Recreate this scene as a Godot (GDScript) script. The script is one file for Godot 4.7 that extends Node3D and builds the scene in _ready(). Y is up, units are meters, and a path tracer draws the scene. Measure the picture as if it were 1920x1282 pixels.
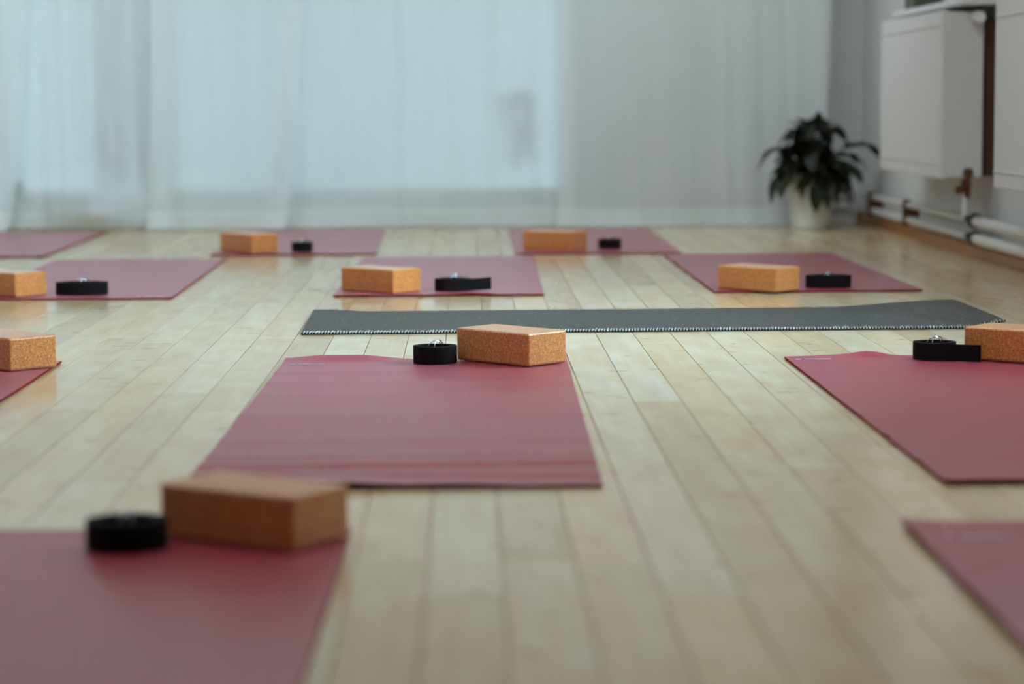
extends Node3D

const FILL := 3.7
# ---------- shared state ----------
var taken := {}
var rng := RandomNumberGenerator.new()
var M := {}


func _ready() -> void:
	rng.seed = 11
	# ---- camera ----
	var cam := Camera3D.new()
	cam.name = "camera"
	cam.keep_aspect = Camera3D.KEEP_HEIGHT
	var look := CameraAttributesPhysical.new()
	look.frustum_focal_length = 82.79
	look.frustum_focus_distance = 5.75
	look.frustum_near = 0.05
	look.frustum_far = 200.0
	look.exposure_aperture = 2.3
	cam.attributes = look
	cam.fov = 16.493
	cam.basis = Basis(Vector3.UP, -0.0190842) * Basis(Vector3.RIGHT, -0.1014829) * Basis(Vector3.BACK, -0.0058811)
	cam.position = Vector3(0, 0.6, 0)
	add_child(cam)
	cam.current = true
	# ---- sky, exposure ----
	var sky_m := ProceduralSkyMaterial.new()
	sky_m.sky_top_color = Color(0.72, 0.87, 0.95)
	sky_m.sky_horizon_color = Color(0.80, 0.91, 0.96)
	sky_m.ground_bottom_color = Color(0.55, 0.56, 0.55)
	sky_m.ground_horizon_color = Color(0.70, 0.74, 0.76)
	sky_m.sky_energy_multiplier = 8.0
	sky_m.ground_energy_multiplier = 5.0
	var sky := Sky.new()
	sky.sky_material = sky_m
	var env := Environment.new()
	env.background_mode = Environment.BG_SKY
	env.sky = sky
	env.tonemap_mode = Environment.TONE_MAPPER_LINEAR
	env.tonemap_exposure = 0.5
	env.sdfgi_enabled = true
	env.ssao_enabled = true
	env.ssil_enabled = true
	var we := WorldEnvironment.new()
	we.name = "sky"
	we.environment = env
	add_child(we)
	make_materials()
	build_fill_panels()
	build_room()
	build_floor()
	build_curtains()
	build_pipes()
	build_radiators()
	build_mats()
	build_blocks()
	build_straps()
	build_plant()
	build_sill_pot()


# ---------- naming ----------
func numbered(called: String) -> String:
	var n: int = taken.get(called, 0)
	taken[called] = n + 1
	return called if n == 0 else "%s_%03d" % [called, n]


func thing(called: String, label: String, category: String, at: Vector3, turn := 0.0, group := "") -> Node3D:
	var o := Node3D.new()
	o.name = numbered(called)
	o.position = at
	o.rotation.y = turn
	add_child(o)
	tag(o, label, category, group)
	return o


func tag(o: Node3D, label: String, category: String, group := "") -> void:
	o.set_meta("label", label)
	o.set_meta("category", category)
	if group != "":
		o.set_meta("group", group)


func part(called: String, mesh: Mesh, surface: Material, parent: Node3D, at := Vector3.ZERO) -> MeshInstance3D:
	var o := MeshInstance3D.new()
	o.name = called
	o.mesh = mesh
	o.material_override = surface
	o.position = at
	parent.add_child(o, true)
	return o


func solo(called: String, mesh: Mesh, surface: Material, at := Vector3.ZERO) -> MeshInstance3D:
	var o := MeshInstance3D.new()
	o.name = numbered(called)
	o.mesh = mesh
	o.material_override = surface
	o.position = at
	add_child(o)
	return o


func struct(called: String, mesh: Mesh, surface: Material, label := "", category := "", parent: Node3D = null) -> MeshInstance3D:
	var o := MeshInstance3D.new()
	o.name = called
	o.mesh = mesh
	o.material_override = surface
	if parent:
		parent.add_child(o, true)
	else:
		add_child(o)
		o.set_meta("kind", "structure")
		o.set_meta("label", label)
		o.set_meta("category", category)
	return o


# ---------- mesh building ----------
class Shape:
	var v := PackedVector3Array()
	var n := PackedVector3Array()
	var t := PackedVector2Array()
	var i := PackedInt32Array()

	func tri(a: int, b: int, c: int) -> void:
		var g := (v[b] - v[a]).cross(v[c] - v[a])
		if g.dot(n[a] + n[b] + n[c]) > 0.0:
			i.append_array([a, c, b])
		else:
			i.append_array([a, b, c])

	func quad(a: int, b: int, c: int, d: int) -> void:
		tri(a, b, c)
		tri(a, c, d)

	func add(p: Vector3, nn: Vector3, uv := Vector2.ZERO) -> int:
		v.append(p)
		n.append(nn)
		t.append(uv)
		return v.size() - 1

	func face(a: Vector3, b: Vector3, c: Vector3, d: Vector3, out: Vector3, s := 1.0) -> void:
		# a flat quad; uv in metres along its sides
		var w := (b - a).length() * s
		var h := (d - a).length() * s
		var k := add(a, out, Vector2(0, 0))
		add(b, out, Vector2(w, 0))
		add(c, out, Vector2(w, h))
		add(d, out, Vector2(0, h))
		quad(k, k + 1, k + 2, k + 3)

	func box(lo: Vector3, hi: Vector3) -> void:
		var p := func(x, y, z): return Vector3(hi.x if x else lo.x, hi.y if y else lo.y, hi.z if z else lo.z)
		face(p.call(0, 1, 0), p.call(1, 1, 0), p.call(1, 1, 1), p.call(0, 1, 1), Vector3.UP)
		face(p.call(0, 0, 0), p.call(1, 0, 0), p.call(1, 0, 1), p.call(0, 0, 1), Vector3.DOWN)
		face(p.call(0, 0, 1), p.call(1, 0, 1), p.call(1, 1, 1), p.call(0, 1, 1), Vector3.BACK)
		face(p.call(0, 0, 0), p.call(1, 0, 0), p.call(1, 1, 0), p.call(0, 1, 0), Vector3.FORWARD)
		face(p.call(1, 0, 0), p.call(1, 0, 1), p.call(1, 1, 1), p.call(1, 1, 0), Vector3.RIGHT)
		face(p.call(0, 0, 0), p.call(0, 0, 1), p.call(0, 1, 1), p.call(0, 1, 0), Vector3.LEFT)

	func rounded(size: Vector3, r: float, off := Vector3.ZERO) -> void:
		var h := size / 2.0
		var inner := h - Vector3(r, r, r)
		for axis in 3:
			var a1 := (axis + 1) % 3
			var a2 := (axis + 2) % 3
			for s in [-1.0, 1.0]:
				var us := steps(h[a1], r)
				var ws := steps(h[a2], r)
				var k0 := v.size()
				for a in us.size():
					for b in ws.size():
						var p := Vector3.ZERO
						p[axis] = s * h[axis]
						p[a1] = us[a]
						p[a2] = ws[b]
						var c := Vector3(clampf(p.x, -inner.x, inner.x), clampf(p.y, -inner.y, inner.y), clampf(p.z, -inner.z, inner.z))
						var nn := (p - c).normalized()
						add(c + nn * r + off, nn, Vector2(p[a1], p[a2]))
				for a in us.size() - 1:
					for b in ws.size() - 1:
						var k := k0 + a * ws.size() + b
						quad(k, k + 1, k + ws.size() + 1, k + ws.size())

	func steps(h: float, r: float) -> PackedFloat32Array:
		return PackedFloat32Array([-h, -h + r * 0.42, -h + r, h - r, h - r * 0.42, h])

	func grid(nu: int, nv: int, f: Callable, flip := false, uvs := Vector2.ONE) -> int:
		# an open sheet; f(u, v) gives points, normals come from neighbours
		var k0 := v.size()
		var pts := []
		for a in nu + 1:
			for b in nv + 1:
				pts.append(f.call(float(a) / nu, float(b) / nv))
		for a in nu + 1:
			for b in nv + 1:
				var du: Vector3 = pts[mini(a + 1, nu) * (nv + 1) + b] - pts[maxi(a - 1, 0) * (nv + 1) + b]
				var dv: Vector3 = pts[a * (nv + 1) + mini(b + 1, nv)] - pts[a * (nv + 1) + maxi(b - 1, 0)]
				var nn := du.cross(dv).normalized()
				add(pts[a * (nv + 1) + b], -nn if flip else nn, Vector2(float(a) / nu * uvs.x, float(b) / nv * uvs.y))
		for a in nu:
			for b in nv:
				var k := k0 + a * (nv + 1) + b
				quad(k, k + 1, k + nv + 2, k + nv + 1)
		return k0

	func tube(path: Array, r, sides := 10, caps := true) -> void:
		# r: a number, or one radius per point
		var k0 := v.size()
		var up := Vector3(0.31, 0.9, 0.23).normalized()
		for k in path.size():
			var d: Vector3 = (path[mini(k + 1, path.size() - 1)] - path[maxi(k - 1, 0)]).normalized()
			var a := up - d * up.dot(d)
			if a.length() < 0.05:
				a = Vector3.RIGHT - d * d.x
			a = a.normalized()
			up = a
			var b := d.cross(a)
			var rr: float = r[k] if r is Array else r
			for s in sides + 1:
				var w := TAU * s / sides
				var nn := a * cos(w) + b * sin(w)
				add(path[k] + nn * rr, nn, Vector2(float(s) / sides, float(k)))
		for k in path.size() - 1:
			for s in sides:
				var q := k0 + k * (sides + 1) + s
				quad(q, q + 1, q + sides + 2, q + sides + 1)
		if caps:
			for e in [0, path.size() - 1]:
				var d: Vector3 = (path[0] - path[1]).normalized() if e == 0 else (path[-1] - path[-2]).normalized()
				var c := add(path[e], d)
				var ring := v.size()
				for s in sides + 1:
					add(v[k0 + e * (sides + 1) + s], d)
				for s in sides:
					tri(c, ring + s, ring + s + 1)

	func lathe(profile: Array, sides := 48) -> void:
		# profile: [radius, height] pairs, outside seen going upwards
		for k in profile.size() - 1:
			var p0: Vector2 = profile[k]
			var p1: Vector2 = profile[k + 1]
			var e := (p1 - p0).normalized()
			var nr := Vector2(e.y, -e.x)
			var k0 := v.size()
			for s in sides + 1:
				var w := TAU * s / sides
				var nn := Vector3(cos(w) * nr.x, nr.y, sin(w) * nr.x)
				add(Vector3(cos(w) * p0.x, p0.y, sin(w) * p0.x), nn, Vector2(float(s) / sides, p0.y))
				add(Vector3(cos(w) * p1.x, p1.y, sin(w) * p1.x), nn, Vector2(float(s) / sides, p1.y))
			for s in sides:
				var q := k0 + s * 2
				quad(q, q + 2, q + 3, q + 1)

	func done() -> ArrayMesh:
		var arr := []
		arr.resize(Mesh.ARRAY_MAX)
		arr[Mesh.ARRAY_VERTEX] = v
		arr[Mesh.ARRAY_NORMAL] = n
		arr[Mesh.ARRAY_TEX_UV] = t
		arr[Mesh.ARRAY_INDEX] = i
		var m := ArrayMesh.new()
		m.add_surface_from_arrays(Mesh.PRIMITIVE_TRIANGLES, arr)
		return m


func boxes(list: Array) -> ArrayMesh:
	var s := Shape.new()
	for b in list:
		s.box(b[0], b[1])
	return s.done()


func rbox(size: Vector3, r: float) -> ArrayMesh:
	var s := Shape.new()
	s.rounded(size, r)
	return s.done()


# ---------- materials ----------
func mat(color: Color, rough: float, spec := 0.5, metal := 0.0) -> StandardMaterial3D:
	var m := StandardMaterial3D.new()
	m.albedo_color = color
	m.roughness = rough
	m.metallic_specular = spec
	m.metallic = metal
	return m


func noise_tex(size: int, kind: int, freq: float, seed_: int, ramp: Array, octaves := 3) -> NoiseTexture2D:
	var f := FastNoiseLite.new()
	f.noise_type = kind
	f.frequency = freq
	f.seed = seed_
	f.fractal_octaves = octaves
	if kind == FastNoiseLite.TYPE_CELLULAR:
		f.cellular_return_type = FastNoiseLite.RETURN_CELL_VALUE
		f.fractal_type = FastNoiseLite.FRACTAL_NONE
	var g := Gradient.new()
	g.offsets = PackedFloat32Array(ramp.map(func(e): return e[0]))
	g.colors = PackedColorArray(ramp.map(func(e): return e[1]))
	var tx := NoiseTexture2D.new()
	tx.width = size
	tx.height = size
	tx.seamless = true
	tx.noise = f
	tx.color_ramp = g
	return tx


func make_materials() -> void:
	M.wall = mat(Color(0.83, 0.83, 0.82), 0.9, 0.3)
	M.ceiling = mat(Color(0.86, 0.86, 0.85), 0.95, 0.3)
	M.paint = mat(Color(0.88, 0.88, 0.87), 0.45)
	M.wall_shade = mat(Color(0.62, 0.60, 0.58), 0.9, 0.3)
	M.window_paint = mat(Color(0.86, 0.87, 0.87), 0.4)
	M.radiator = mat(Color(0.86, 0.85, 0.84), 0.4)
	M.pipe = mat(Color(0.86, 0.85, 0.84), 0.35)
	M.gap_shade = mat(Color(0.30, 0.19, 0.11), 0.9)
	M.subfloor = mat(Color(0.66, 0.37, 0.16), 0.9)
	M.brass = mat(Color(0.42, 0.27, 0.17), 0.4, 0.5, 0.7)
	M.dark_iron = mat(Color(0.09, 0.06, 0.05), 0.6)
	M.steel = mat(Color(0.80, 0.80, 0.84), 0.2, 0.5, 1.0)
	M.skirting = mat(Color(0.70, 0.45, 0.21), 0.4)
	M.strap = mat(Color(0.085, 0.07, 0.075), 0.85, 0.3)
	M.dim_iron = mat(Color(0.26, 0.25, 0.23), 0.7)
	M.yard = mat(Color(0.46, 0.48, 0.47), 0.9, 0.3)
	M.paving = mat(Color(0.62, 0.58, 0.55), 0.9)
	M.soil = mat(Color(0.12, 0.08, 0.06), 1.0)
	M.pot = mat(Color(0.88, 0.88, 0.86), 0.35)
	M.sill_pot = mat(Color(0.27, 0.28, 0.22), 0.5)
	M.stem = mat(Color(0.16, 0.15, 0.08), 0.7)
	M.print = mat(Color(0.66, 0.52, 0.60), 0.5)
	M.thread = mat(Color(0.74, 0.74, 0.72), 0.8)
	for k in 3:
		var lf := mat([Color(0.10, 0.12, 0.06), Color(0.13, 0.15, 0.08), Color(0.09, 0.09, 0.05)][k], 0.5, 0.4)
		lf.backlight_enabled = true
		lf.backlight = Color(0.10, 0.12, 0.05)
		M["leaf%d" % k] = lf
	var glass := mat(Color(0.95, 0.98, 1.0, 0.06), 0.02)
	glass.transparency = BaseMaterial3D.TRANSPARENCY_ALPHA
	M.glass = glass
	# sheer cloth: some light passes straight, some is scattered through
	M.sheer = sheer(0.72)
	M.hem = sheer(0.85)
	# cork: fine granules, light and dark, on a honey ground
	var cork := mat(Color.WHITE, 0.34, 0.6)
	cork.rim_enabled = true
	cork.rim = 0.75
	cork.rim_tint = 0.0
	cork.albedo_texture = noise_tex(512, FastNoiseLite.TYPE_CELLULAR, 0.07, 3, [[0.0, Color(0.60, 0.32, 0.10)], [0.2, Color(0.78, 0.45, 0.16)], [0.55, Color(0.86, 0.53, 0.22)], [0.85, Color(0.90, 0.60, 0.30)], [1.0, Color(0.96, 0.78, 0.55)]])
	cork.uv1_triplanar = true
	cork.uv1_scale = Vector3(16, 16, 16)
	cork.heightmap_enabled = true
	cork.heightmap_texture = noise_tex(512, FastNoiseLite.TYPE_CELLULAR, 0.07, 3, [[0.0, Color.BLACK], [1.0, Color.WHITE]])
	cork.heightmap_scale = 0.012
	M.cork = cork
	# red foam: lengthwise ribs pressed into the surface
	var rib := Image.create(16, 4, false, Image.FORMAT_RGB8)
	for x in 16:
		var h := 0.5 + 0.5 * cos(TAU * x / 16.0)
		for y in 4:
			rib.set_pixel(x, y, Color(h, h, h))
	var rib_t := ImageTexture.create_from_image(rib)
	var mm := mat(Color(0.64, 0.10, 0.225), 0.27, 0.7)
	mm.rim_enabled = true
	mm.rim = 0.45
	mm.rim_tint = 0.2
	mm.heightmap_enabled = true
	mm.heightmap_texture = rib_t
	mm.heightmap_scale = 0.05
	mm.uv1_scale = Vector3(1.0 / 0.0038, 1.0, 1.0)
	M.mat = mm
	M.mat_edge = mat(Color(0.50, 0.07, 0.10), 0.85, 0.2)
	# charcoal rubber: scuffs in short arcs
	var dk := mat(Color(0.92, 0.90, 0.88), 0.4, 0.4)
	dk.albedo_texture = ImageTexture.create_from_image(scuffed())
	M.charcoal = dk
	M.charcoal_edge = mat(Color(0.07, 0.065, 0.06), 0.8)
	# boards
	var grain := ImageTexture.create_from_image(wood())
	var tints := [Color(1, 1, 1), Color(0.97, 0.94, 0.90), Color(1.0, 0.97, 0.93), Color(0.94, 0.90, 0.84), Color(1.0, 0.99, 0.97), Color(0.96, 0.92, 0.85), Color(0.99, 0.95, 0.88), Color(0.92, 0.87, 0.80)]
	for k in tints.size():
		var b := mat(tints[k], 0.16, 0.8)
		b.albedo_texture = grain
		M["board%d" % k] = b


func sheer(opacity: float) -> StandardMaterial3D:
	var s := mat(Color(0.92, 0.95, 0.95, opacity), 0.9, 0.1)
	s.transparency = BaseMaterial3D.TRANSPARENCY_ALPHA
	s.cull_mode = BaseMaterial3D.CULL_DISABLED
	s.backlight_enabled = true
	s.backlight = Color(0.6, 0.61, 0.61)
	return s


func wood() -> Image:
	# u across the board (0.4 m), v along it (2.4 m)
	var w := 256
	var h := 1024
	var fine := FastNoiseLite.new()
	fine.seed = 5
	fine.frequency = 0.02
	fine.fractal_octaves = 4
	var broad := FastNoiseLite.new()
	broad.seed = 9
	broad.frequency = 0.008
	broad.fractal_octaves = 2
	var im := Image.create(w, h, false, Image.FORMAT_RGB8)
	var pale := Color(0.90, 0.83, 0.72)
	var tan_ := Color(0.84, 0.72, 0.56)
	var rows := []
	for y in h:
		for x in w:
			var g := 0.5 + 0.5 * fine.get_noise_3d(x * 5.0, y * 0.22, 0.0)
			var b := 0.5 + 0.5 * broad.get_noise_3d(x * 2.0, y * 0.9, 7.0)
			im.set_pixel(x, y, pale.lerp(tan_, clampf(0.45 * g + 0.9 * b - 0.35, 0.0, 1.0)))
	# knots and streaks
	var r := RandomNumberGenerator.new()
	r.seed = 21
	for k in 30:
		var cx := r.randi_range(8, w - 8)
		var cy := r.randi_range(12, h - 12)
		var rx := r.randf_range(5, 20)
		var ry := r.randf_range(3, 9)
		var deep := r.randf_range(0.12, 0.60)
		for y in range(maxi(0, cy - 12), mini(h, cy + 13)):
			for x in range(maxi(0, cx - 24), mini(w, cx + 25)):
				var d := Vector2((x - cx) / rx, (y - cy) / ry).length()
				if d < 1.0:
					im.set_pixel(x, y, im.get_pixel(x, y).lerp(Color(0.64, 0.39, 0.20), deep * (1.0 - d)))
	return im


func scuffed() -> Image:
	var w := 2048
	var h := 512
	var f := FastNoiseLite.new()
	f.seed = 4
	f.frequency = 0.03
	f.fractal_octaves = 3
	var im := f.get_image(w, h, false, false, true)
	im.convert(Image.FORMAT_RGB8)
	var r := RandomNumberGenerator.new()
	r.seed = 8
	for y in h:
		for x in range(0, w):
			var g := im.get_pixel(x, y).r
			var k := 0.19 + 0.12 * g
			im.set_pixel(x, y, Color(k, k * 0.99, k * 1.0))
	for k in 1500:
		var cx := r.randf_range(0, w)
		var cy := r.randf_range(120, 420) if r.randf() < 0.7 else r.randf_range(0, h)
		var rad := r.randf_range(20, 60)
		var a0 := r.randf_range(-0.5, 0.1)
		var glow := r.randf_range(0.06, 0.3)
		for s in 40:
			var a := a0 + s * 0.018
			var px := int(cx + rad * cos(a) * 0.35)
			var py := int(cy + rad * sin(a) * 1.6)
			if px >= 0 and px < w and py >= 0 and py < h:
				var c := im.get_pixel(px, py)
				im.set_pixel(px, py, Color(c.r + glow, c.g + glow, c.b + glow))
	return im


# ---------- added fill lights ----------
func build_fill_panels() -> void:  # unseen panels, added to brighten the floor, blocks and curtain
	var glow := mat(Color(0.9, 0.9, 0.88), 0.6)
	glow.emission_enabled = true
	glow.emission = Color(0.91, 0.975, 1.0)
	glow.emission_energy_multiplier = 1.5
	var k := 0
	for z in [-9.4, -6.6, -3.7]:
		for x in [-2.3, 0.7]:
			k += 1
			var t := thing("fill_panel", "added unseen fill light panel under the ceiling, %s of the room" % ["nearest the curtain, left half", "nearest the curtain, right half", "rear left", "rear right", "middle left", "middle right"][k - 1], "ceiling lamp", Vector3(x, HC - 0.07, z), 0.0, "added fill light panels")
			part("housing", boxes([[Vector3(-0.62, 0.01, -0.32), Vector3(0.62, 0.07, 0.32)]]), M.paint, t)
			part("diffuser", boxes([[Vector3(-0.6, -0.005, -0.3), Vector3(0.6, 0.012, 0.3)]]), glow, t)
			var l := AreaLight3D.new()
			l.name = "fill_light"
			l.area_size = Vector2(1.2, 0.6)
			l.light_color = Color(0.91, 0.975, 1.0)
			l.light_energy = FILL
			l.area_range = 20.0
			l.shadow_enabled = true
			l.rotation.x = -PI / 2
			l.position = Vector3(0, -0.012, 0)
			t.add_child(l)
			if z < -9.0:
				# the rear row hangs from a stem and is turned towards the curtain
				t.position.y = HC - 0.36
				t.rotation.x = deg_to_rad(42.0)
				var stem := Shape.new()
				stem.tube([Vector3(0, 0.06, 0), Vector3(0, 0.06, 0) + Vector3(0, cos(0.733), -sin(0.733)) * 0.30], 0.012, 8)
				part("stem", stem.done(), M.paint, t)


# ---------- room ----------
const XR := 1.965     # inner face of the right wall
const XL := -4.8
const ZB := -11.7     # inner face of the back wall
const ZF := 1.6
const HC := 2.6


func build_room() -> void:
	var T := 0.3
	# windows: [from, to, sill, head]
	var wb := [[-4.5, -1.73, 0.06, 1.5], [-1.62, 0.62, 0.06, 1.5]]
	var list := []
	var x := XL - T
	for w in wb:
		list.append([Vector3(x, -0.3, ZB - T), Vector3(w[0], HC + 0.2, ZB)])
		list.append([Vector3(w[0], -0.3, ZB - T), Vector3(w[1], w[2], ZB)])
		list.append([Vector3(w[0], w[3], ZB - T), Vector3(w[1], HC + 0.2, ZB)])
		x = w[1]
	list.append([Vector3(x, -0.3, ZB - T), Vector3(XR + T, HC + 0.2, ZB)])
	struct("wall_back", boxes(list), M.wall, "white plaster wall behind the sheer curtains", "wall")
	var wr := [[-6.7, -4.9, 0.96, 2.15]]
	list = []
	var z := ZB
	for w in wr:
		list.append([Vector3(XR, -0.3, z), Vector3(XR + T, HC + 0.2, w[0])])
		list.append([Vector3(XR, -0.3, w[0]), Vector3(XR + T, w[2], w[1])])
		list.append([Vector3(XR, w[3], w[0]), Vector3(XR + T, HC + 0.2, w[1])])
		z = w[1]
	list.append([Vector3(XR, -0.3, z), Vector3(XR + T, HC + 0.2, ZF + T)])
	struct("wall_right", boxes(list), M.wall, "white plaster wall that carries the two radiators", "wall")
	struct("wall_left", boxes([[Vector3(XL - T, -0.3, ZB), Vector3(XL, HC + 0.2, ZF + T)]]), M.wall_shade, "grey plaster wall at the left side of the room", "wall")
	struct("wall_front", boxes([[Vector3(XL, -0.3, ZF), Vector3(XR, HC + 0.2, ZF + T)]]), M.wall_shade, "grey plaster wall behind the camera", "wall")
	struct("ceiling", boxes([[Vector3(XL, HC, ZB), Vector3(XR, HC + 0.2, ZF)]]), M.ceiling, "white ceiling of the studio", "ceiling")
	struct("exterior_ground", boxes([[Vector3(-30, -0.5, -42), Vector3(30, -0.31, 12)]]), M.paving, "pale paving outside the windows", "paving")
	# walls added outside to hold back sky light from the curtained windows
	struct("sky_blocking_wall", boxes([[Vector3(-30, -0.31, -14.8), Vector3(28, 16, -14.4)]]), M.yard, "added grey wall across the yard that dims the light behind the curtain", "wall")
	struct("sky_blocking_mass", boxes([[Vector3(-30, HC + 0.2, ZB - T), Vector3(28, 13.0, ZB)]]), M.yard, "added unseen mass above the curtained wall that blocks sky light from the yard", "wall")  # added overhead to narrow the strip of sky above the yard
	var fix := thing("smudge_shape", "dark upright shape outside, put in for a faint smudge seen through the curtain", "dark shape", Vector3(0.395, 0.22, -14.33))  # unidentified dark shape, placed where a smudge shows behind the cloth
	var ps := Shape.new()
	ps.rounded(Vector3(0.05, 0.30, 0.05), 0.015, Vector3(0, 0.17, 0))
	part("stem", ps.done(), M.dim_iron, fix)
	ps = Shape.new()
	ps.rounded(Vector3(0.11, 0.14, 0.10), 0.03, Vector3(-0.02, 0.38, 0.0))
	part("head", ps.done(), M.dim_iron, fix)
	ps = Shape.new()
	ps.rounded(Vector3(0.08, 0.10, 0.04), 0.01, Vector3(0, 0.2, -0.05))
	part("back_plate", ps.done(), M.dim_iron, fix)
	var n := 1
	for w in wb:
		window(n, Vector3(w[0], w[2], ZB - 0.16), Vector3(w[1], w[3], ZB - 0.10), false, 1)
		n += 1
	for w in wr:
		window(n, Vector3(XR + 0.12, w[2], w[0]), Vector3(XR + 0.18, w[3], w[1]), true, 2)
		n += 1
	# honey-coloured skirting at the foot of the right wall
	var s := Shape.new()
	var prof := [Vector2(0.0, 0.045), Vector2(-0.008, 0.045), Vector2(-0.016, 0.038), Vector2(-0.018, 0.0)]
	for k in prof.size() - 1:
		var a: Vector2 = prof[k]
		var b: Vector2 = prof[k + 1]
		var e := (b - a).normalized()
		s.face(Vector3(XR + a.x, a.y, ZB), Vector3(XR + a.x, a.y, ZF), Vector3(XR + b.x, b.y, ZF), Vector3(XR + b.x, b.y, ZB), Vector3(e.y, -e.x, 0))
	struct("baseboard_right", s.done(), M.skirting, "low honey-coloured wooden skirting along the right wall", "skirting")
	struct("baseboard_back", boxes([[Vector3(XL, 0, ZB), Vector3(XR - 0.02, 0.045, ZB + 0.016)]]), M.paint, "low white skirting at the foot of the curtained wall", "skirting")


func window(n: int, lo: Vector3, hi: Vector3, sideways: bool, leaves: int) -> void:
	var o := Node3D.new()
	o.name = "window_%d" % n
	o.set_meta("kind", "structure")
	o.set_meta("label", ["wide low window behind the left part of the curtain", "wide low window behind the middle of the curtain", "wide white window in the right wall above the near radiator"][n - 1])
	o.set_meta("category", "window")
	add_child(o)
	var at := (lo + hi) / 2.0
	o.position = at
	var w := (hi.z - lo.z) if sideways else (hi.x - lo.x)
	var h := hi.y - lo.y
	var d := 0.06
	if sideways:
		o.rotation.y = -PI / 2
	var b := 0.06
	part("window_frame", boxes([[Vector3(-w / 2, -h / 2, -d / 2), Vector3(-w / 2 + b, h / 2, d / 2)], [Vector3(w / 2 - b, -h / 2, -d / 2), Vector3(w / 2, h / 2, d / 2)], [Vector3(-w / 2 + b, -h / 2, -d / 2), Vector3(w / 2 - b, -h / 2 + b, d / 2)], [Vector3(-w / 2 + b, h / 2 - b, -d / 2), Vector3(w / 2 - b, h / 2, d / 2)]]), M.window_paint, o)
	var step := (w - 2 * b) / leaves
	for k in leaves:
		var x0 := -w / 2 + b + k * step
		var x1 := x0 + step
		var f := 0.05
		var c := part("casement", boxes([[Vector3(x0, -h / 2 + b, -0.02), Vector3(x0 + f, h / 2 - b, 0.045)], [Vector3(x1 - f, -h / 2 + b, -0.02), Vector3(x1, h / 2 - b, 0.045)], [Vector3(x0 + f, -h / 2 + b, -0.02), Vector3(x1 - f, -h / 2 + b + f, 0.045)], [Vector3(x0 + f, h / 2 - b - f, -0.02), Vector3(x1 - f, h / 2 - b, 0.045)]]), M.window_paint, o)
		part("pane", boxes([[Vector3(x0 + f, -h / 2 + b + f, -0.003), Vector3(x1 - f, h / 2 - b - f, 0.003)]]), M.glass, c)
	var si := Shape.new()
	si.rounded(Vector3(w, 0.03, 0.30), 0.008, Vector3(0, -h / 2 + 0.012, 0.12 if not sideways else 0.14))
	part("window_sill", si.done(), M.paint, o)


func build_floor() -> void:
	var floor_ := Node3D.new()
	floor_.name = "floor"
	floor_.set_meta("kind", "structure")
	floor_.set_meta("label", "pale honey-coloured wooden board floor with a soft varnish gloss")
	floor_.set_meta("category", "floor")
	add_child(floor_)
	part("subfloor", boxes([[Vector3(XL, -0.3, ZB), Vector3(XR, -0.0051, ZF)]]), M.subfloor, floor_)
	var pitch := 0.097
	var first := int(floor((XL - 0.043) / pitch))
	var last := int(floor((XR - 0.02 - 0.043) / pitch))
	var r := RandomNumberGenerator.new()
	r.seed = 77
	var fixed := {-2: [-3.05], -1: [-3.9], 0: [-3.05], 1: [-3.02, -6.0], 2: [-2.83, -5.1], 3: [-2.87, -4.7], 4: [-4.0]}
	var jobs := []
	for row in range(first, last + 1):
		var x0 := maxf(0.043 + row * pitch, XL)
		var x1 := minf(0.043 + (row + 1) * pitch, XR)
		var cuts := [ZB]
		var z := ZB + r.randf_range(0.3, 2.2)
		while z < ZF - 0.35:
			cuts.append(z)
			z += r.randf_range(1.1, 2.5)
		if fixed.has(row):
			for q in fixed[row]:
				cuts = cuts.filter(func(e): return absf(e - q) > 0.7)
				cuts.append(q)
			cuts.sort()
		cuts.append(ZF)
		for k in cuts.size() - 1:
			jobs.append([x0, x1, cuts[k], cuts[k + 1], r.randi() % 8, r.randf(), r.randf(), r.randf_range(-0.00012, 0.0)])
	var rest := []
	for k in 8:
		rest.append(Shape.new())
	var count := 0
	for j in jobs:
		var near := -2.3
		var zz := minf(j[3], near)
		var seen := false
		if j[2] < near:
			var reach := 0.235 * absf(j[2]) + 0.05
			seen = j[1] > -reach and j[0] < reach + 0.1
		if seen and count < 300:
			count += 1
			var s := Shape.new()
			board(s, j)
			part("floorboard", s.done(), M["board%d" % j[4]], floor_)
		else:
			board(rest[j[4]], j)
	for k in 8:
		if rest[k].v.size():
			var o := part("floorboards", rest[k].done(), M["board%d" % k], floor_)
			o.set_meta("kind", "stuff")


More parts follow.
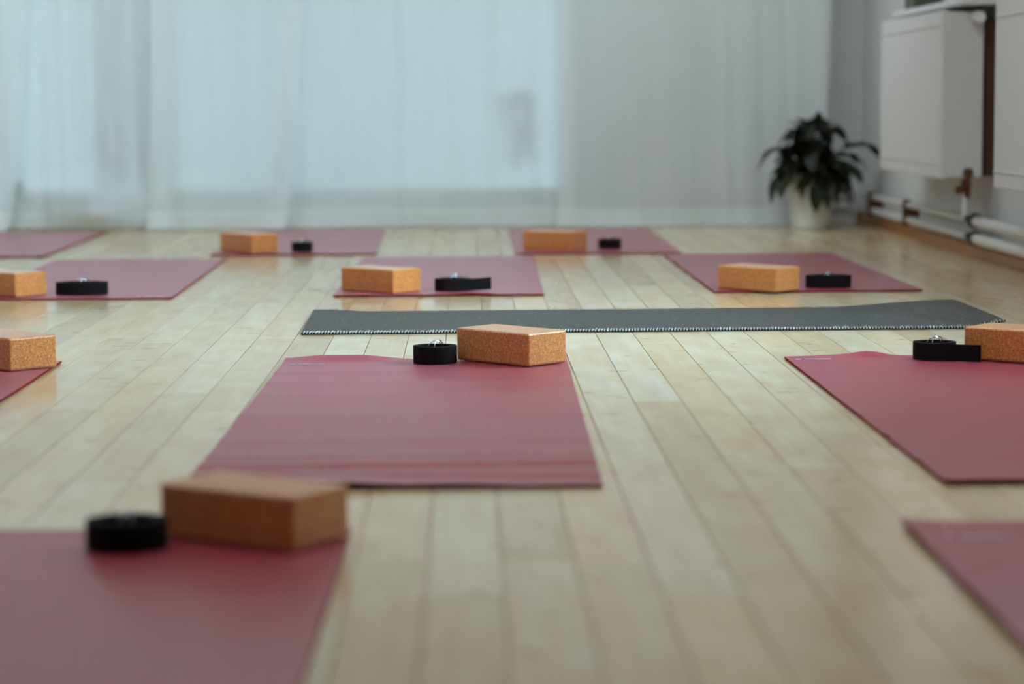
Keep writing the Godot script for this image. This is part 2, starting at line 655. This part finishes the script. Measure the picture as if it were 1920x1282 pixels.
func board(s: Shape, j: Array) -> void:
	var g := 0.0008
	var c := 0.0003
	var x0: float = j[0] + g
	var x1: float = j[1] - g
	var z0: float = j[2] + g
	var z1: float = j[3] - g
	var y: float = j[7] - 0.0005
	var u0: float = j[5]
	var v0: float = j[6]
	var uv := func(x, z): return Vector2(u0 + (x - x0) / 0.4, v0 + (z - z0) / 2.4)
	var pts := [Vector3(x0 + c, y, z0 + c), Vector3(x1 - c, y, z0 + c), Vector3(x1 - c, y, z1 - c), Vector3(x0 + c, y, z1 - c)]
	var low := [Vector3(x0, y - c, z0), Vector3(x1, y - c, z0), Vector3(x1, y - c, z1), Vector3(x0, y - c, z1)]
	var k := s.v.size()
	for p in pts:
		s.add(p, Vector3.UP, uv.call(p.x, p.z))
	s.quad(k, k + 1, k + 2, k + 3)
	var outs := [Vector3(0, 0, -1), Vector3(1, 0, 0), Vector3(0, 0, 1), Vector3(-1, 0, 0)]
	for e in 4:
		var a: int = e
		var b: int = (e + 1) % 4
		var nn: Vector3 = (outs[e] + Vector3.UP).normalized()
		k = s.v.size()
		for p in [pts[a], pts[b], low[b], low[a]]:
			s.add(p, nn, uv.call(p.x, p.z))
		s.quad(k, k + 1, k + 2, k + 3)
		k = s.v.size()
		for p in [low[a], low[b], low[b] + Vector3(0, -0.004, 0), low[a] + Vector3(0, -0.004, 0)]:
			s.add(p, outs[e], uv.call(p.x, p.z))
		s.quad(k, k + 1, k + 2, k + 3)


# ---------- curtains ----------
func build_curtains() -> void:
	# left and right edges at the hem and at the rail, depth, label, fold seed
	var rows := [
		[-3.9, -4.0, -2.20, -2.00, -11.31, 3.0, "sheer white curtain panel at the left end of the rail, beside the far left mat"],
		[-2.28, -2.20, -1.40, -1.38, -11.40, 7.0, "sheer white curtain panel with its hem bunched up on the floor"],
		[-1.53, -1.475, -0.88, -0.72, -11.32, 11.0, "sheer white curtain panel standing just left of the slanting cloth edge"],
		[-1.005, -0.74, 0.53, 0.545, -11.40, 17.0, "wide sheer white curtain panel with a slanting left edge"],
		[0.43, 0.455, 1.69, 1.78, -11.31, 23.0, "sheer white curtain panel ending behind the potted plant"],
	]
	var top := 2.36
	var drape := FastNoiseLite.new()
	drape.seed = 31
	drape.frequency = 0.03
	drape.fractal_octaves = 2
	for row in rows:
		var t := thing("sheer_curtain", row[6], "curtain", Vector3((row[0] + row[2]) / 2, 0, row[4]), 0.0, "sheer curtains along the back wall")
		var mid: float = (row[0] + row[2]) / 2
		var sd: float = row[5]
		var f := func(u: float, y: float) -> Vector3:
			var v := y / top
			var bow := pow(v, 0.55)
			var x := lerpf(lerpf(row[0], row[1], bow), lerpf(row[2], row[3], bow), u) - mid
			var fold := 0.030 * drape.get_noise_2d(x * 100.0, sd * 40.0 + v * 6.0) + 0.016 * drape.get_noise_2d(x * 260.0 + v * 10.0, sd * 70.0)
			var edge: float = minf(u, 1.0 - u) * (row[2] - row[0])
			fold += 0.008 * exp(-edge / 0.03) * sin(edge * 160.0)
			var z := fold * (0.75 + 0.4 * v)
			if y < 0.12:
				z += 0.03 * pow(1.0 - y / 0.12, 2.0) * (0.6 + 0.4 * sin(x * 7.0 + sd))
			var yy := y
			if sd == 7.0:
				# hem bunched up on the boards
				var lump := exp(-pow((x - (-1.76 - mid)) / 0.22, 2.0))
				if y < 0.25:
					z += 0.13 * lump * sin(PI * clampf(y / 0.25, 0.0, 1.0))
					yy = maxf(0.004, y - 0.02 * lump)
			return Vector3(x, yy + 0.004, z)
		var nx := int((row[2] - row[0]) / 0.012)
		var hem := 0.085
		var s := Shape.new()
		s.grid(nx, 40, func(u, v): return f.call(u, hem + v * (top - hem)))
		part("cloth", s.done(), M.sheer, t)
		var s2 := Shape.new()
		s2.grid(nx, 10, func(u, v): return f.call(u, v * hem))
		part("hem", s2.done(), M.hem, t)
	var rail := thing("curtain_rail", "white curtain rail fixed above the sheer curtains", "curtain rail", Vector3(-1.0, 2.38, -11.36))
	part("rail", boxes([[Vector3(-3.3, -0.015, -0.1), Vector3(2.9, 0.03, 0.1)]]), M.paint, rail)
	for k in 4:
		part("bracket", boxes([[Vector3(-3.0 + k * 1.9, -0.01, -0.34), Vector3(-2.96 + k * 1.9, 0.02, -0.1)]]), M.paint, rail)


# ---------- pipes ----------
func build_pipes() -> void:
	for h in [0.145, 0.08]:
		var up: bool = h > 0.1
		var z := ZB + 0.045
		var x := XR - 0.05
		var rad := 0.012 if up else 0.014
		var t := thing("heating_pipe", "upper of two white heating pipes seen dimly through the curtain" if up else "lower of two white heating pipes seen dimly through the curtain", "pipe", Vector3.ZERO, 0.0, "heating pipes round the room")
		var s := Shape.new()
		s.tube([Vector3(-4.7, h, z), Vector3(-2.0, h, z), Vector3(0, h, z), Vector3(x - 0.05, h, z)], rad, 12)
		part("pipe", s.done(), M.pipe, t)
		if up:
			s = Shape.new()
			s.tube([Vector3(-2.19, h, z), Vector3(-2.19, h + 0.03, z + 0.02), Vector3(-2.19, h + 0.06, z + 0.05)], [0.022, 0.026, 0.030], 12)
			s.tube([Vector3(-2.15, h - 0.02, z), Vector3(-2.17, h - 0.01, z), Vector3(-2.19, h, z)], 0.016, 10)
			part("valve", s.done(), M.brass, t)
		t = thing("heating_pipe", "upper of two white heating pipes on the right wall below the radiators" if up else "lower white heating pipe on the right wall, just above the skirting", "pipe", Vector3.ZERO, 0.0, "heating pipes round the room")
		s = Shape.new()
		s.tube([Vector3(x - 0.048, h, z + 0.0), Vector3(x - 0.017, h, z + 0.008), Vector3(x - 0.004, h, z + 0.025), Vector3(x, h, z + 0.06), Vector3(x, h, -10.5), Vector3(x, h, -8.8)], rad, 12)
		part("pipe", s.done(), M.pipe, t)
		# dark cones where the thicker near run starts
		var c := Shape.new()
		c.tube([Vector3(x, h, -8.99), Vector3(x - 0.004, h, -8.86), Vector3(x - 0.010, h, -8.80), Vector3(x - 0.012, h, -8.76)], [0.012, 0.022, 0.0305, 0.026], 12)
		part("sleeve", c.done(), M.dark_iron, t)
		var nr := Shape.new()
		nr.tube([Vector3(x - 0.012, h, -8.77), Vector3(x - 0.014, h, -7.5), Vector3(x - 0.014, h, -4.0)], 0.021, 14)
		part("insulated_run", nr.done(), M.pipe, t)
	for q in [[XR - 0.05, -10.2], [XR - 0.05, -11.1]]:
		var t := thing("pipe_bracket", "brown pipe bracket on the wall below the far radiator" if q[1] > -10.5 else "brown pipe bracket in the corner behind the plant pot", "bracket", Vector3(q[0], 0.112, q[1]), 0.0, "pipe brackets on the right wall")
		part("clip", rbox(Vector3(0.034, 0.115, 0.03), 0.006), M.brass, t, Vector3(-0.006, 0, 0))
		part("arm", boxes([[Vector3(0.01, -0.02, -0.01), Vector3(0.055, 0.02, 0.01)]]), M.brass, t)

# ---------- radiators ----------
func build_radiators() -> void:
	var a := radiator("white panel radiator with a brown valve, the farther one on the wall", -10.0, -8.71, true)
	var b := radiator("white panel radiator nearest the camera, cut off by the picture edge", -7.84, -6.4, false)


func radiator(label: String, z0: float, z1: float, valve: bool) -> Node3D:
	var xf := 1.756
	var xb := 1.91
	var y0 := 0.305
	var y1 := 0.925
	var L := z1 - z0
	var t := thing("radiator", label, "radiator", Vector3((xf + xb) / 2, 0, (z0 + z1) / 2), 0.0, "white radiators on the right wall")
	var hw := (xb - xf) / 2
	# front panel with shallow pressed grooves
	var s := Shape.new()
	s.rounded(Vector3(0.018, y1 - y0, L), 0.006, Vector3(-hw + 0.009, (y0 + y1) / 2, 0))
	part("front_panel", s.done(), M.radiator, t)
	s = Shape.new()
	for yy in [y0 + 0.055, y1 - 0.055]:
		s.rounded(Vector3(0.006, 0.006, L - 0.02), 0.0025, Vector3(-hw - 0.001, yy, 0))
	part("pressed_bead", s.done(), M.radiator, t)
	s = Shape.new()
	s.rounded(Vector3(0.018, y1 - y0 - 0.02, L), 0.006, Vector3(hw - 0.009, (y0 + y1) / 2, 0))
	part("back_panel", s.done(), M.radiator, t)
	for e in [-1, 1]:
		s = Shape.new()
		s.rounded(Vector3(2 * hw - 0.006, y1 - y0 - 0.012, 0.012), 0.004, Vector3(0.001, (y0 + y1) / 2, e * (L / 2 - 0.005)))
		part("side_panel", s.done(), M.radiator, t)
	s = Shape.new()
	for k in int(L / 0.03):
		s.box(Vector3(-hw + 0.018, y1 - 0.016, -L / 2 + 0.02 + k * 0.03), Vector3(hw - 0.018, y1 - 0.006, -L / 2 + 0.032 + k * 0.03))
	part("top_grille", s.done(), M.radiator, t)
	s = Shape.new()
	for k in int(L / 0.05):
		s.box(Vector3(-hw + 0.02, y0 + 0.03, -L / 2 + 0.02 + k * 0.05), Vector3(hw - 0.02, y1 - 0.03, -L / 2 + 0.024 + k * 0.05))
	part("convector_fins", s.done(), M.radiator, t)
	part("gap_shade_strip", boxes([[Vector3(hw + 0.012, y0 + 0.01, -L / 2 + 0.02), Vector3(hw + 0.052, y1 - 0.03, L / 2 - 0.02)]]), M.gap_shade, t)  # dark strip added to paint the shaded gap behind the radiator
	for e in [-1, 1]:
		part("wall_bracket", boxes([[Vector3(hw - 0.001, y0 + 0.06, e * (L / 2 - 0.2) - 0.02), Vector3(hw + 0.054, y0 + 0.12, e * (L / 2 - 0.2) + 0.02)]]), M.radiator, t)
	if valve:
		var zc := L / 2 + 0.012
		# thermostat head at the upper corner
		s = Shape.new()
		s.tube([Vector3(0.045, y1 - 0.028, L / 2), Vector3(0.045, y1 - 0.028, L / 2 + 0.02), Vector3(0.045, y1 - 0.028, L / 2 + 0.024), Vector3(0.045, y1 - 0.028, L / 2 + 0.075)], [0.014, 0.014, 0.024, 0.021], 18)
		part("thermostat_head", s.done(), M.paint, t)
		# brown valve under the lower corner, on a white drop pipe
		s = Shape.new()
		s.tube([Vector3(0.022, y0 + 0.04, zc), Vector3(0.022, y0 + 0.034, zc), Vector3(0.022, y0 + 0.012, zc), Vector3(0.022, y0 + 0.008, zc), Vector3(0.018, y0 - 0.015, zc)], [0.010, 0.017, 0.017, 0.011, 0.012], 14)
		s.tube([Vector3(-0.002, y0 - 0.012, zc), Vector3(0.03, y0 - 0.012, zc)], 0.013, 12)
		s.tube([Vector3(0.020, y0 - 0.012, zc), Vector3(0.020, y0 - 0.07, zc)], [0.014, 0.010], 12)
		var vb := part("valve", s.done(), M.brass, t)
		s = Shape.new()
		s.tube([Vector3(0.004, y0 - 0.03, zc + 0.005), Vector3(-0.022, y0 - 0.045, zc + 0.012)], [0.017, 0.014], 12)
		part("valve_cap", s.done(), M.brass, vb)
		s = Shape.new()
		s.tube([Vector3(0.012, y0 - 0.065, zc), Vector3(0.010, 0.20, zc), Vector3(0.010, 0.172, zc)], 0.010, 12)
		part("drop_pipe", s.done(), M.pipe, t)
	return t


# ---------- yoga mats ----------
func yoga_mat(label: String, x: float, z: float, turn: float, bumps: Callable, mark := Vector3.ZERO) -> Node3D:
	var W := 0.655
	var L := 1.83
	var th := 0.0045
	var t := thing("yoga_mat", label, "yoga mat", Vector3(x, 0.0006, z), turn, "red yoga mats")
	var top := func(u: float, v: float) -> Vector3:
		var px := (u - 0.5) * W
		var pz := (v - 0.5) * L
		return Vector3(px, th + maxf(0.0, bumps.call(px, pz)), pz)
	var s := Shape.new()
	s.grid(44, 183, top, true, Vector2(W, L))
	part("upper_face", s.done(), M.mat, t)
	var e := Shape.new()
	e.grid(44, 183, func(u, v): return top.call(u, v) - Vector3(0, th, 0), false, Vector2(W, L))
	for side in [0.0, 1.0]:
		e.grid(183, 1, func(u, v): return top.call(side, u) - Vector3(0, th * v, 0), side == 0.0)
		e.grid(44, 1, func(u, v): return top.call(u, side) - Vector3(0, th * v, 0), side == 1.0)
	part("underside", e.done(), M.mat_edge, t)
	if mark != Vector3.ZERO:
		# a pale print near a corner: a short bar with a small disc
		var m := Shape.new()
		var f := func(x0: float, x1: float, z0: float, z1: float):
			m.grid(10, 6, func(u, v):
				var px := lerpf(x0, x1, u)
				var pz := lerpf(z0, z1, v)
				return Vector3(px, th + maxf(0.0, bumps.call(px, pz)) + 0.0006, pz), true)
		f.call(mark.x, mark.x + 0.062, mark.z, mark.z + 0.018)
		f.call(mark.x - 0.02, mark.x - 0.006, mark.z, mark.z + 0.018)
		part("printed_mark", m.done(), M.print, t)
	return t


static func hill(a: float, at: float, w: float) -> float:
	return exp(-pow((a - at) / w, 2.0))


static func ramp(a: float, from: float, to: float) -> float:
	return smoothstep(from, to, a)


func build_mats() -> void:
	var hl := 0.915
	# the middle mat: cross ripples near its front edge, far-left end curling up
	var rip := func(x: float, z: float) -> float:
		var a := 0.0
		a += 0.0050 * hill(z + 0.05 * x, 0.70, 0.030) + 0.0042 * hill(z - 0.04 * x, 0.805, 0.026)
		a += 0.0030 * hill(z, 0.60, 0.045) + 0.0022 * hill(z + 0.02 * x, 0.40, 0.05) + 0.0020 * hill(z, 0.08, 0.06)
		a += 0.0014 * hill(z, -0.25, 0.06) + 0.002 * hill(z + 0.04 * x, -0.66, 0.03) + 0.0014 * hill(z, -0.48, 0.05)
		a += 0.011 * ramp(-z, 0.84, 0.93) * ramp(-x, 0.02, 0.16) * (1.0 - 0.55 * ramp(-x, 0.24, 0.33))
		a += 0.004 * ramp(-z, 0.86, 0.92) * ramp(x, 0.29, 0.32)
		a += 0.0085 * ramp(z, 0.80, 0.91) * hill(x, -0.14, 0.13) + 0.003 * ramp(z, 0.84, 0.91) * hill(x, 0.10, 0.06)
		return a
	yoga_mat("rippled red yoga mat in front of the charcoal mat, under the sharp middle cork block", -0.107, -4.555, -0.012, rip, Vector3(-0.29, 0, -0.82))
	# right neighbour
	var rb := func(x: float, z: float) -> float:
		var a := 0.010 * ramp(-z, 0.86, 0.92) * hill(x, -0.13, 0.045) + 0.0035 * ramp(-z, 0.86, 0.92) * hill(x, -0.2, 0.08)
		a += 0.004 * ramp(-x, 0.30, 0.328) * (hill(z, 0.42, 0.03) + hill(z, 0.72, 0.035))
		a += 0.0016 * hill(z + 0.03 * x, 0.62, 0.05) + 0.0016 * hill(z, 0.80, 0.04) + 0.0012 * hill(z, 0.1, 0.07) + 0.0012 * hill(z, -0.4, 0.07)
		a += 0.004 * ramp(z, 0.85, 0.91)
		return a
	yoga_mat("red yoga mat at right, with a strap whose tail reaches in front of the block", 1.07, -4.545, 0.003, rb, Vector3(-0.29, 0, -0.86))
	var soft := func(sd: float) -> Callable:
		return func(x: float, z: float) -> float: return 0.0009 * (1.0 + sin(z * 9.0 + sd + x * 1.5)) * (0.6 + 0.4 * sin(x * 4.0 + sd))
	yoga_mat("blurred red yoga mat in the lower left corner, closest to the camera", -0.500, -2.37, -0.008, soft.call(1.0))
	yoga_mat("blurred bare red yoga mat in the lower right corner, with a pale printed mark", 0.930, -2.370, -0.012, func(x, z): return 0.006 * ramp(-x, 0.25, 0.33) * (0.75 + 0.25 * sin(z * 14.0)), Vector3(-0.27, 0, -0.80))
	yoga_mat("red yoga mat cut by the left picture edge, under a sharp speckled cork block", -1.273, -4.57, 0.0, soft.call(2.0))
	yoga_mat("red yoga mat at left beyond the charcoal mat, carrying a long black strap loop", -1.246, -8.187, 0.008, soft.call(3.0), Vector3(0.235, 0, 0.86))
	yoga_mat("red yoga mat directly beyond the charcoal mat's left half, strap tail pointing right", -0.078, -8.215, -0.01, func(x, z): return 0.0008 * (1.0 + sin(z * 8.0)) + 0.004 * ramp(z, 0.87, 0.91) * hill(x, 0.1, 0.05))
	yoga_mat("red yoga mat beyond the charcoal mat's right half, nearest the radiators", 1.100, -8.27, 0.004, soft.call(5.0))
	yoga_mat("bare red yoga mat in the last row at far left, close to the curtain", -2.006, -10.22, 0.010, soft.call(6.0))
	yoga_mat("red yoga mat of the last row, with a small block at its left corner", -0.70, -10.24, 0.016, soft.call(7.0))
	yoga_mat("red yoga mat of the last row nearest the potted plant", 0.525, -10.19, -0.006, soft.call(8.0))
	# the charcoal mat lying crosswise
	var W := 1.845
	var D := 0.625
	var th := 0.005
	var t := thing("charcoal_mat", "long charcoal grey mat with pale stitched edge, lying crosswise with its right end curled up", "yoga mat", Vector3(0.487, 0.0006, -6.438), 0.012)
	var lift := func(x: float, z: float) -> float:
		# z grows towards the camera
		var back := clampf(0.5 - z / D, 0.0, 1.0)
		var a := 0.018 * ramp(x, 0.93 - 0.32 * back - 0.08, 0.93) + 0.002 * ramp(x, 0.2, 0.9) * back
		a += 0.006 * ramp(-x, 0.76, 0.88) * back
		return a
	var top := func(u: float, v: float) -> Vector3:
		var px := (u - 0.5) * W
		var pz := (v - 0.5) * D
		return Vector3(px, th + lift.call(px, pz), pz)
	var s := Shape.new()
	s.grid(160, 40, top, true)
	part("upper_face", s.done(), M.charcoal, t)
	var e := Shape.new()
	e.grid(160, 40, func(u, v): return top.call(u, v) - Vector3(0, th, 0), false)
	for side in [0.0, 1.0]:
		e.grid(40, 1, func(u, v): return top.call(side, u) - Vector3(0, th * v, 0), side == 0.0)
		e.grid(160, 1, func(u, v): return top.call(u, side) - Vector3(0, th * v, 0), side == 1.0)
	part("underside", e.done(), M.charcoal_edge, t)
	# whip stitching along the near long edge and the right end
	var st := Shape.new()
	var r := RandomNumberGenerator.new()
	r.seed = 3
	for k in 230:
		var x := -W / 2 + 0.006 + k * (W - 0.012) / 229.0
		var lean := r.randf_range(0.001, 0.006)
		var z1 := D / 2
		var z0 := D / 2 - r.randf_range(0.014, 0.034)
		var p := []
		for q in 4:
			var w := q / 3.0
			var px := clampf(x + lean * (1.0 - w), -W / 2, W / 2)
			var pz := lerpf(z0, z1, w)
			p.append(Vector3(px, th + lift.call(px, pz) + 0.0006 + 0.0008 * sin(PI * w), pz))
		p.append(Vector3(x, lift.call(x, z1) + 0.002, z1 + 0.001))
		st.tube(p, r.randf_range(0.001, 0.002), 5, false)
	var so := part("edge_stitching", st.done(), M.thread, t)
	so.set_meta("kind", "stuff")


# ---------- cork blocks ----------
func build_blocks() -> void:
	var mesh := rbox(Vector3(0.232, 0.075, 0.127), 0.006)
	# front corner x, z, heading of the long side (degrees, back and to the left), label
	var list := [
		[0.137, -5.268, 134.5, "sharp cork yoga block beside a strap on the rippled middle mat"],
		[1.316, -5.212, 140.0, "cork yoga block cut by the right picture edge, behind a strap tail"],
		[-1.022, -5.255, 134.0, "sharp speckled cork yoga block cut by the left picture edge, no strap beside it"],
		[-0.234, -3.091, 146.0, "large blurred cork yoga block in the foreground, with a strap at its left end"],
		[-1.394, -7.296, 141.0, "blurred cork yoga block cut by the left picture edge, left of a long strap loop"],
		[-0.228, -7.331, 138.0, "cork yoga block on the mat straight behind the charcoal mat"],
		[0.960, -7.284, 136.0, "darker cork yoga block standing behind the right half of the charcoal mat"],
		[-0.852, -9.378, 129.0, "small blurred cork yoga block of the last row, at the left corner of its mat"],
		[0.414, -9.405, 144.0, "small blurred cork yoga block of the last row, on the mat nearest the plant"],
	]
	for b in list:
		var a := deg_to_rad(b[2])
		var lng := Vector3(cos(a), 0, -sin(a))
		var sht := Vector3(-lng.z, 0, lng.x)
		if sht.z > 0:
			sht = -sht
		var c: Vector3 = Vector3(b[0], 0, b[1]) + lng * 0.116 + sht * 0.0635
		var o := solo("cork_block", mesh, M.cork, c + Vector3(0, 0.0065 + 0.0375, 0))
		o.rotation.y = a
		tag(o, b[3], "yoga block", "cork yoga blocks")


# ---------- straps ----------
func build_straps() -> void:
	# x, z of the centre, half width, half depth, tail length, tail bend, ring turn, end angle, label
	var list := [
		[-0.073, -5.385, 0.051, 0.047, 0.0, 0.0, 0.5, -96.0, "black rolled strap with steel rings, pressed against the sharp middle block"],
		[1.077, -5.385, 0.050, 0.048, 0.112, 0.0, 0.1, -108.0, "black rolled strap with arched steel ring, its tail crossing the right-hand block"],
		[-0.459, -3.140, 0.056, 0.05, 0.0, 0.0, 1.1, -70.0, "large blurred black strap roll in the foreground"],
		[-1.208, -7.415, 0.083, 0.046, 0.0, 0.0, 0.3, -40.0, "long flattened black strap loop with shiny rings on the left mat"],
		[-0.044, -7.455, 0.058, 0.047, 0.112, -0.12, 0.0, -80.0, "black rolled strap whose loose tail points right and upward"],
		[1.152, -7.475, 0.074, 0.047, 0.0, 0.0, 0.7, -20.0, "wide black strap roll beside the darker block, towards the radiators"],
		[-0.659, -9.47, 0.044, 0.042, 0.0, 0.0, 0.4, -60.0, "tiny blurred black strap roll of the last row, on the mat without a plant"],
		[0.581, -9.535, 0.048, 0.044, 0.0, 0.0, 0.9, -60.0, "tiny blurred black strap roll on the last-row mat nearest the plant"],
	]
	for q in list:
		var t := thing("strap_roll", q[8], "strap", Vector3(q[0], 0.0066, q[1]), 0.0, "black rolled yoga straps")
		var turns := 5.0
		var end := deg_to_rad(q[7])
		var path := []
		var n := 150
		var shrink := 0.36
		for k in n + 1:
			var w := float(k) / n
			var a := end - TAU * turns * (1.0 - w)
			var g := lerpf(shrink, 0.0, w) * minf(q[2], q[3])
			path.append(Vector2(cos(a) * (q[2] - g), sin(a) * (q[3] - g)))
		if q[4] > 0.0:
			var d: Vector2 = (path[-1] - path[-2]).normalized()
			for k in 14:
				d = d.rotated(-q[5] / 14.0)
				path.append(path[-1] + d * q[4] / 14.0)
		var s := Shape.new()
		ribbon(s, path, 0.0022, 0.0385, q[4] > 0.0, 0.006 if q[5] < 0 else 0.0)
		part("webbing", s.done(), M.strap, t)
		for k in 2:
			var rs := Shape.new()
			var loop := []
			for j in 21:
				var a := PI * j / 20.0
				loop.append(Vector3(0.0175 * cos(a), 0.034 + 0.0165 * sin(a), 0))
			loop.append(Vector3(-0.0175, 0.014, 0))
			loop.append(Vector3(0.0175, 0.014, 0))
			loop.append(loop[0])
			rs.tube(loop, 0.0012, 8, false)
			var o := part("buckle_ring", rs.done(), M.steel, t, Vector3(-0.004 + 0.016 * k, 0.0, 0.004 - 0.012 * k))
			o.rotation = Vector3(0.16 - 0.3 * k, q[6] + 0.5 * k, 0.0)


func ribbon(s: Shape, path: Array, th: float, h: float, tailed: bool, rise: float) -> void:
	var n := path.size()
	var inn := []
	var out := []
	for k in n:
		var d: Vector2 = (path[mini(k + 1, n - 1)] - path[maxi(k - 1, 0)]).normalized()
		var nr := Vector2(d.y, -d.x)
		var y := 0.0
		if tailed and k > n - 15:
			y = rise * pow((k - (n - 15)) / 14.0, 1.5)
		inn.append([path[k] - nr * th / 2, -nr, y])
		out.append([path[k] + nr * th / 2, nr, y])
	var at := func(e, y: float) -> Vector3: return Vector3(e[0].x, y + e[2], -e[0].y)
	for side in [inn, out]:
		var k0 := s.v.size()
		for k in n:
			var nn := Vector3(side[k][1].x, 0, -side[k][1].y)
			s.add(at.call(side[k], 0.0), nn)
			s.add(at.call(side[k], h), nn)
		for k in n - 1:
			var b := k0 + k * 2
			s.quad(b, b + 2, b + 3, b + 1)
	for y in [0.0, h]:
		var nn := Vector3.UP if y > 0 else Vector3.DOWN
		var k0 := s.v.size()
		for k in n:
			s.add(at.call(inn[k], y), nn)
			s.add(at.call(out[k], y), nn)
		for k in n - 1:
			var b := k0 + k * 2
			s.quad(b, b + 2, b + 3, b + 1)
	for k in [0, n - 1]:
		var d: Vector2 = (path[1] - path[0]) if k == 0 else (path[n - 2] - path[n - 1])
		d = -d.normalized()
		s.face(at.call(inn[k], 0.0), at.call(out[k], 0.0), at.call(out[k], h), at.call(inn[k], h), Vector3(d.x, 0, -d.y))


# ---------- potted plant ----------
func build_plant() -> void:
	var t := thing("potted_plant", "bushy dark green potted plant in a white pot, standing in the corner by the curtain", "potted plant", Vector3(1.618, 0.0005, -11.06))
	var s := Shape.new()
	s.lathe([Vector2(0.0, 0.0), Vector2(0.082, 0.0), Vector2(0.087, 0.006), Vector2(0.117, 0.228), Vector2(0.121, 0.232), Vector2(0.121, 0.240), Vector2(0.113, 0.240), Vector2(0.110, 0.20)])
	part("pot", s.done(), M.pot, t)
	s = Shape.new()
	s.lathe([Vector2(0.111, 0.205), Vector2(0.06, 0.212), Vector2(0.0, 0.216)], 32)
	part("soil", s.done(), M.soil, t)
	# leaf shapes: pointed, folded along the midrib, tip drooping
	var leaves := []
	for k in 3:
		var wd: float = [0.019, 0.023, 0.016][k]
		var ln: float = [0.088, 0.10, 0.075][k]
		var dr: float = [0.018, 0.03, 0.012][k]
		var lf := Shape.new()
		lf.grid(6, 4, func(u, v):
			var w: float = wd * pow(sin(PI * pow(u, 0.75)), 0.8) * (v - 0.5) * 2.0
			return Vector3(w, -dr * u * u + absf(w) * 0.25, ln * u))
		leaves.append(lf.done())
	var r := RandomNumberGenerator.new()
	r.seed = 14
	var ends := [
		[0.03, 0.50, 0.0], [-0.02, 0.48, 0.07], [0.07, 0.47, -0.06], [-0.09, 0.45, 0.04], [0.12, 0.46, 0.03], [-0.05, 0.46, -0.06],
		[0.265, 0.385, 0.02], [0.20, 0.335, 0.07], [0.185, 0.27, 0.10], [0.17, 0.20, 0.08], [0.15, 0.17, 0.13], [0.19, 0.30, -0.05],
		[-0.195, 0.355, 0.03], [-0.15, 0.29, 0.08], [-0.165, 0.235, 0.05], [-0.14, 0.22, 0.11], [-0.10, 0.30, 0.12], [-0.12, 0.36, -0.08],
		[-0.06, 0.21, 0.15], [0.0, 0.19, 0.16], [0.05, 0.17, 0.16], [0.09, 0.18, 0.15], [0.03, 0.30, 0.15], [0.10, 0.31, 0.12], [-0.02, 0.36, 0.14], [0.0, 0.40, 0.10],
		[0.06, 0.38, -0.12], [-0.05, 0.30, -0.14], [0.12, 0.25, -0.13],
	]
	for k in 19:
		var a := r.randf_range(0.0, TAU)
		var q := r.randf_range(0.05, 0.13)
		ends.append([cos(a) * q, r.randf_range(0.24, 0.42), sin(a) * q * 0.9])
	for e in ends:
		var tip := Vector3(e[0], e[1], e[2])
		var root := Vector3(e[0] * 0.15, 0.212, e[2] * 0.15)
		var ctrl := Vector3(e[0] * 0.55, maxf(e[1] + 0.06, 0.36), e[2] * 0.55)
		var pts := []
		for k in 10:
			var w := k / 9.0
			pts.append(root * (1 - w) * (1 - w) + ctrl * 2.0 * w * (1 - w) + tip * w * w)
		var st := Shape.new()
		st.tube(pts, 0.0028, 6, false)
		var stem := part("stem", st.done(), M.stem, t)
		for k in 6:
			var w := 0.42 + 0.58 * k / 5.0
			var p: Vector3 = pts[int(round(w * 9.0))]
			var d: Vector3 = (pts[mini(int(round(w * 9.0)) + 1, 9)] - pts[maxi(int(round(w * 9.0)) - 1, 0)]).normalized()
			var side := d.cross(Vector3.UP).normalized() * (1.0 if k % 2 == 0 else -1.0)
			var dir := (d * 0.9 + side * r.randf_range(0.5, 1.0) + Vector3(0, r.randf_range(-0.45, 0.15), 0)).normalized()
			if k == 5:
				dir = (d + Vector3(0, -0.25, 0)).normalized()
			var lf := part("leaf", leaves[r.randi() % 3], M["leaf%d" % (r.randi() % 3)], t, p - dir * 0.015)
			var zx := dir
			var xx := Vector3.UP.cross(zx)
			xx = xx.normalized() if xx.length() > 0.05 else Vector3.RIGHT
			var roll := r.randf_range(-0.5, 0.5)
			xx = xx.rotated(zx, roll)
			lf.basis = Basis(xx, zx.cross(xx), zx) * Basis.from_scale(Vector3(1.35, 1.0, 1.15) * r.randf_range(0.8, 1.15))


func build_sill_pot() -> void:
	var sh := thing("wall_shelf", "white shelf board on the wall above the far radiator", "shelf", Vector3(XR, 0.955, -9.36))
	var b := Shape.new()
	b.rounded(Vector3(0.15, 0.026, 1.42), 0.006, Vector3(-0.075, 0.0, 0))
	part("board", b.done(), M.paint, sh)
	for e in [-0.5, 0.5]:
		part("bracket", boxes([[Vector3(-0.03, -0.012, e - 0.015), Vector3(-0.001, 0.012, e + 0.015)], [Vector3(-0.006, -0.02, e - 0.015), Vector3(-0.001, 0.03, e + 0.015)]]), M.paint, sh)
	var t := thing("box_planter", "small dark grey-green box pot on the shelf above the far radiator", "pot", Vector3(XR - 0.07, 0.9685, -9.82))
	var s := Shape.new()
	s.rounded(Vector3(0.11, 0.13, 0.22), 0.008, Vector3(0, 0.065, 0))
	part("box", s.done(), M.sill_pot, t)
	s = Shape.new()
	s.rounded(Vector3(0.12, 0.014, 0.23), 0.005, Vector3(0, 0.13, 0))
	part("rim", s.done(), M.sill_pot, t)
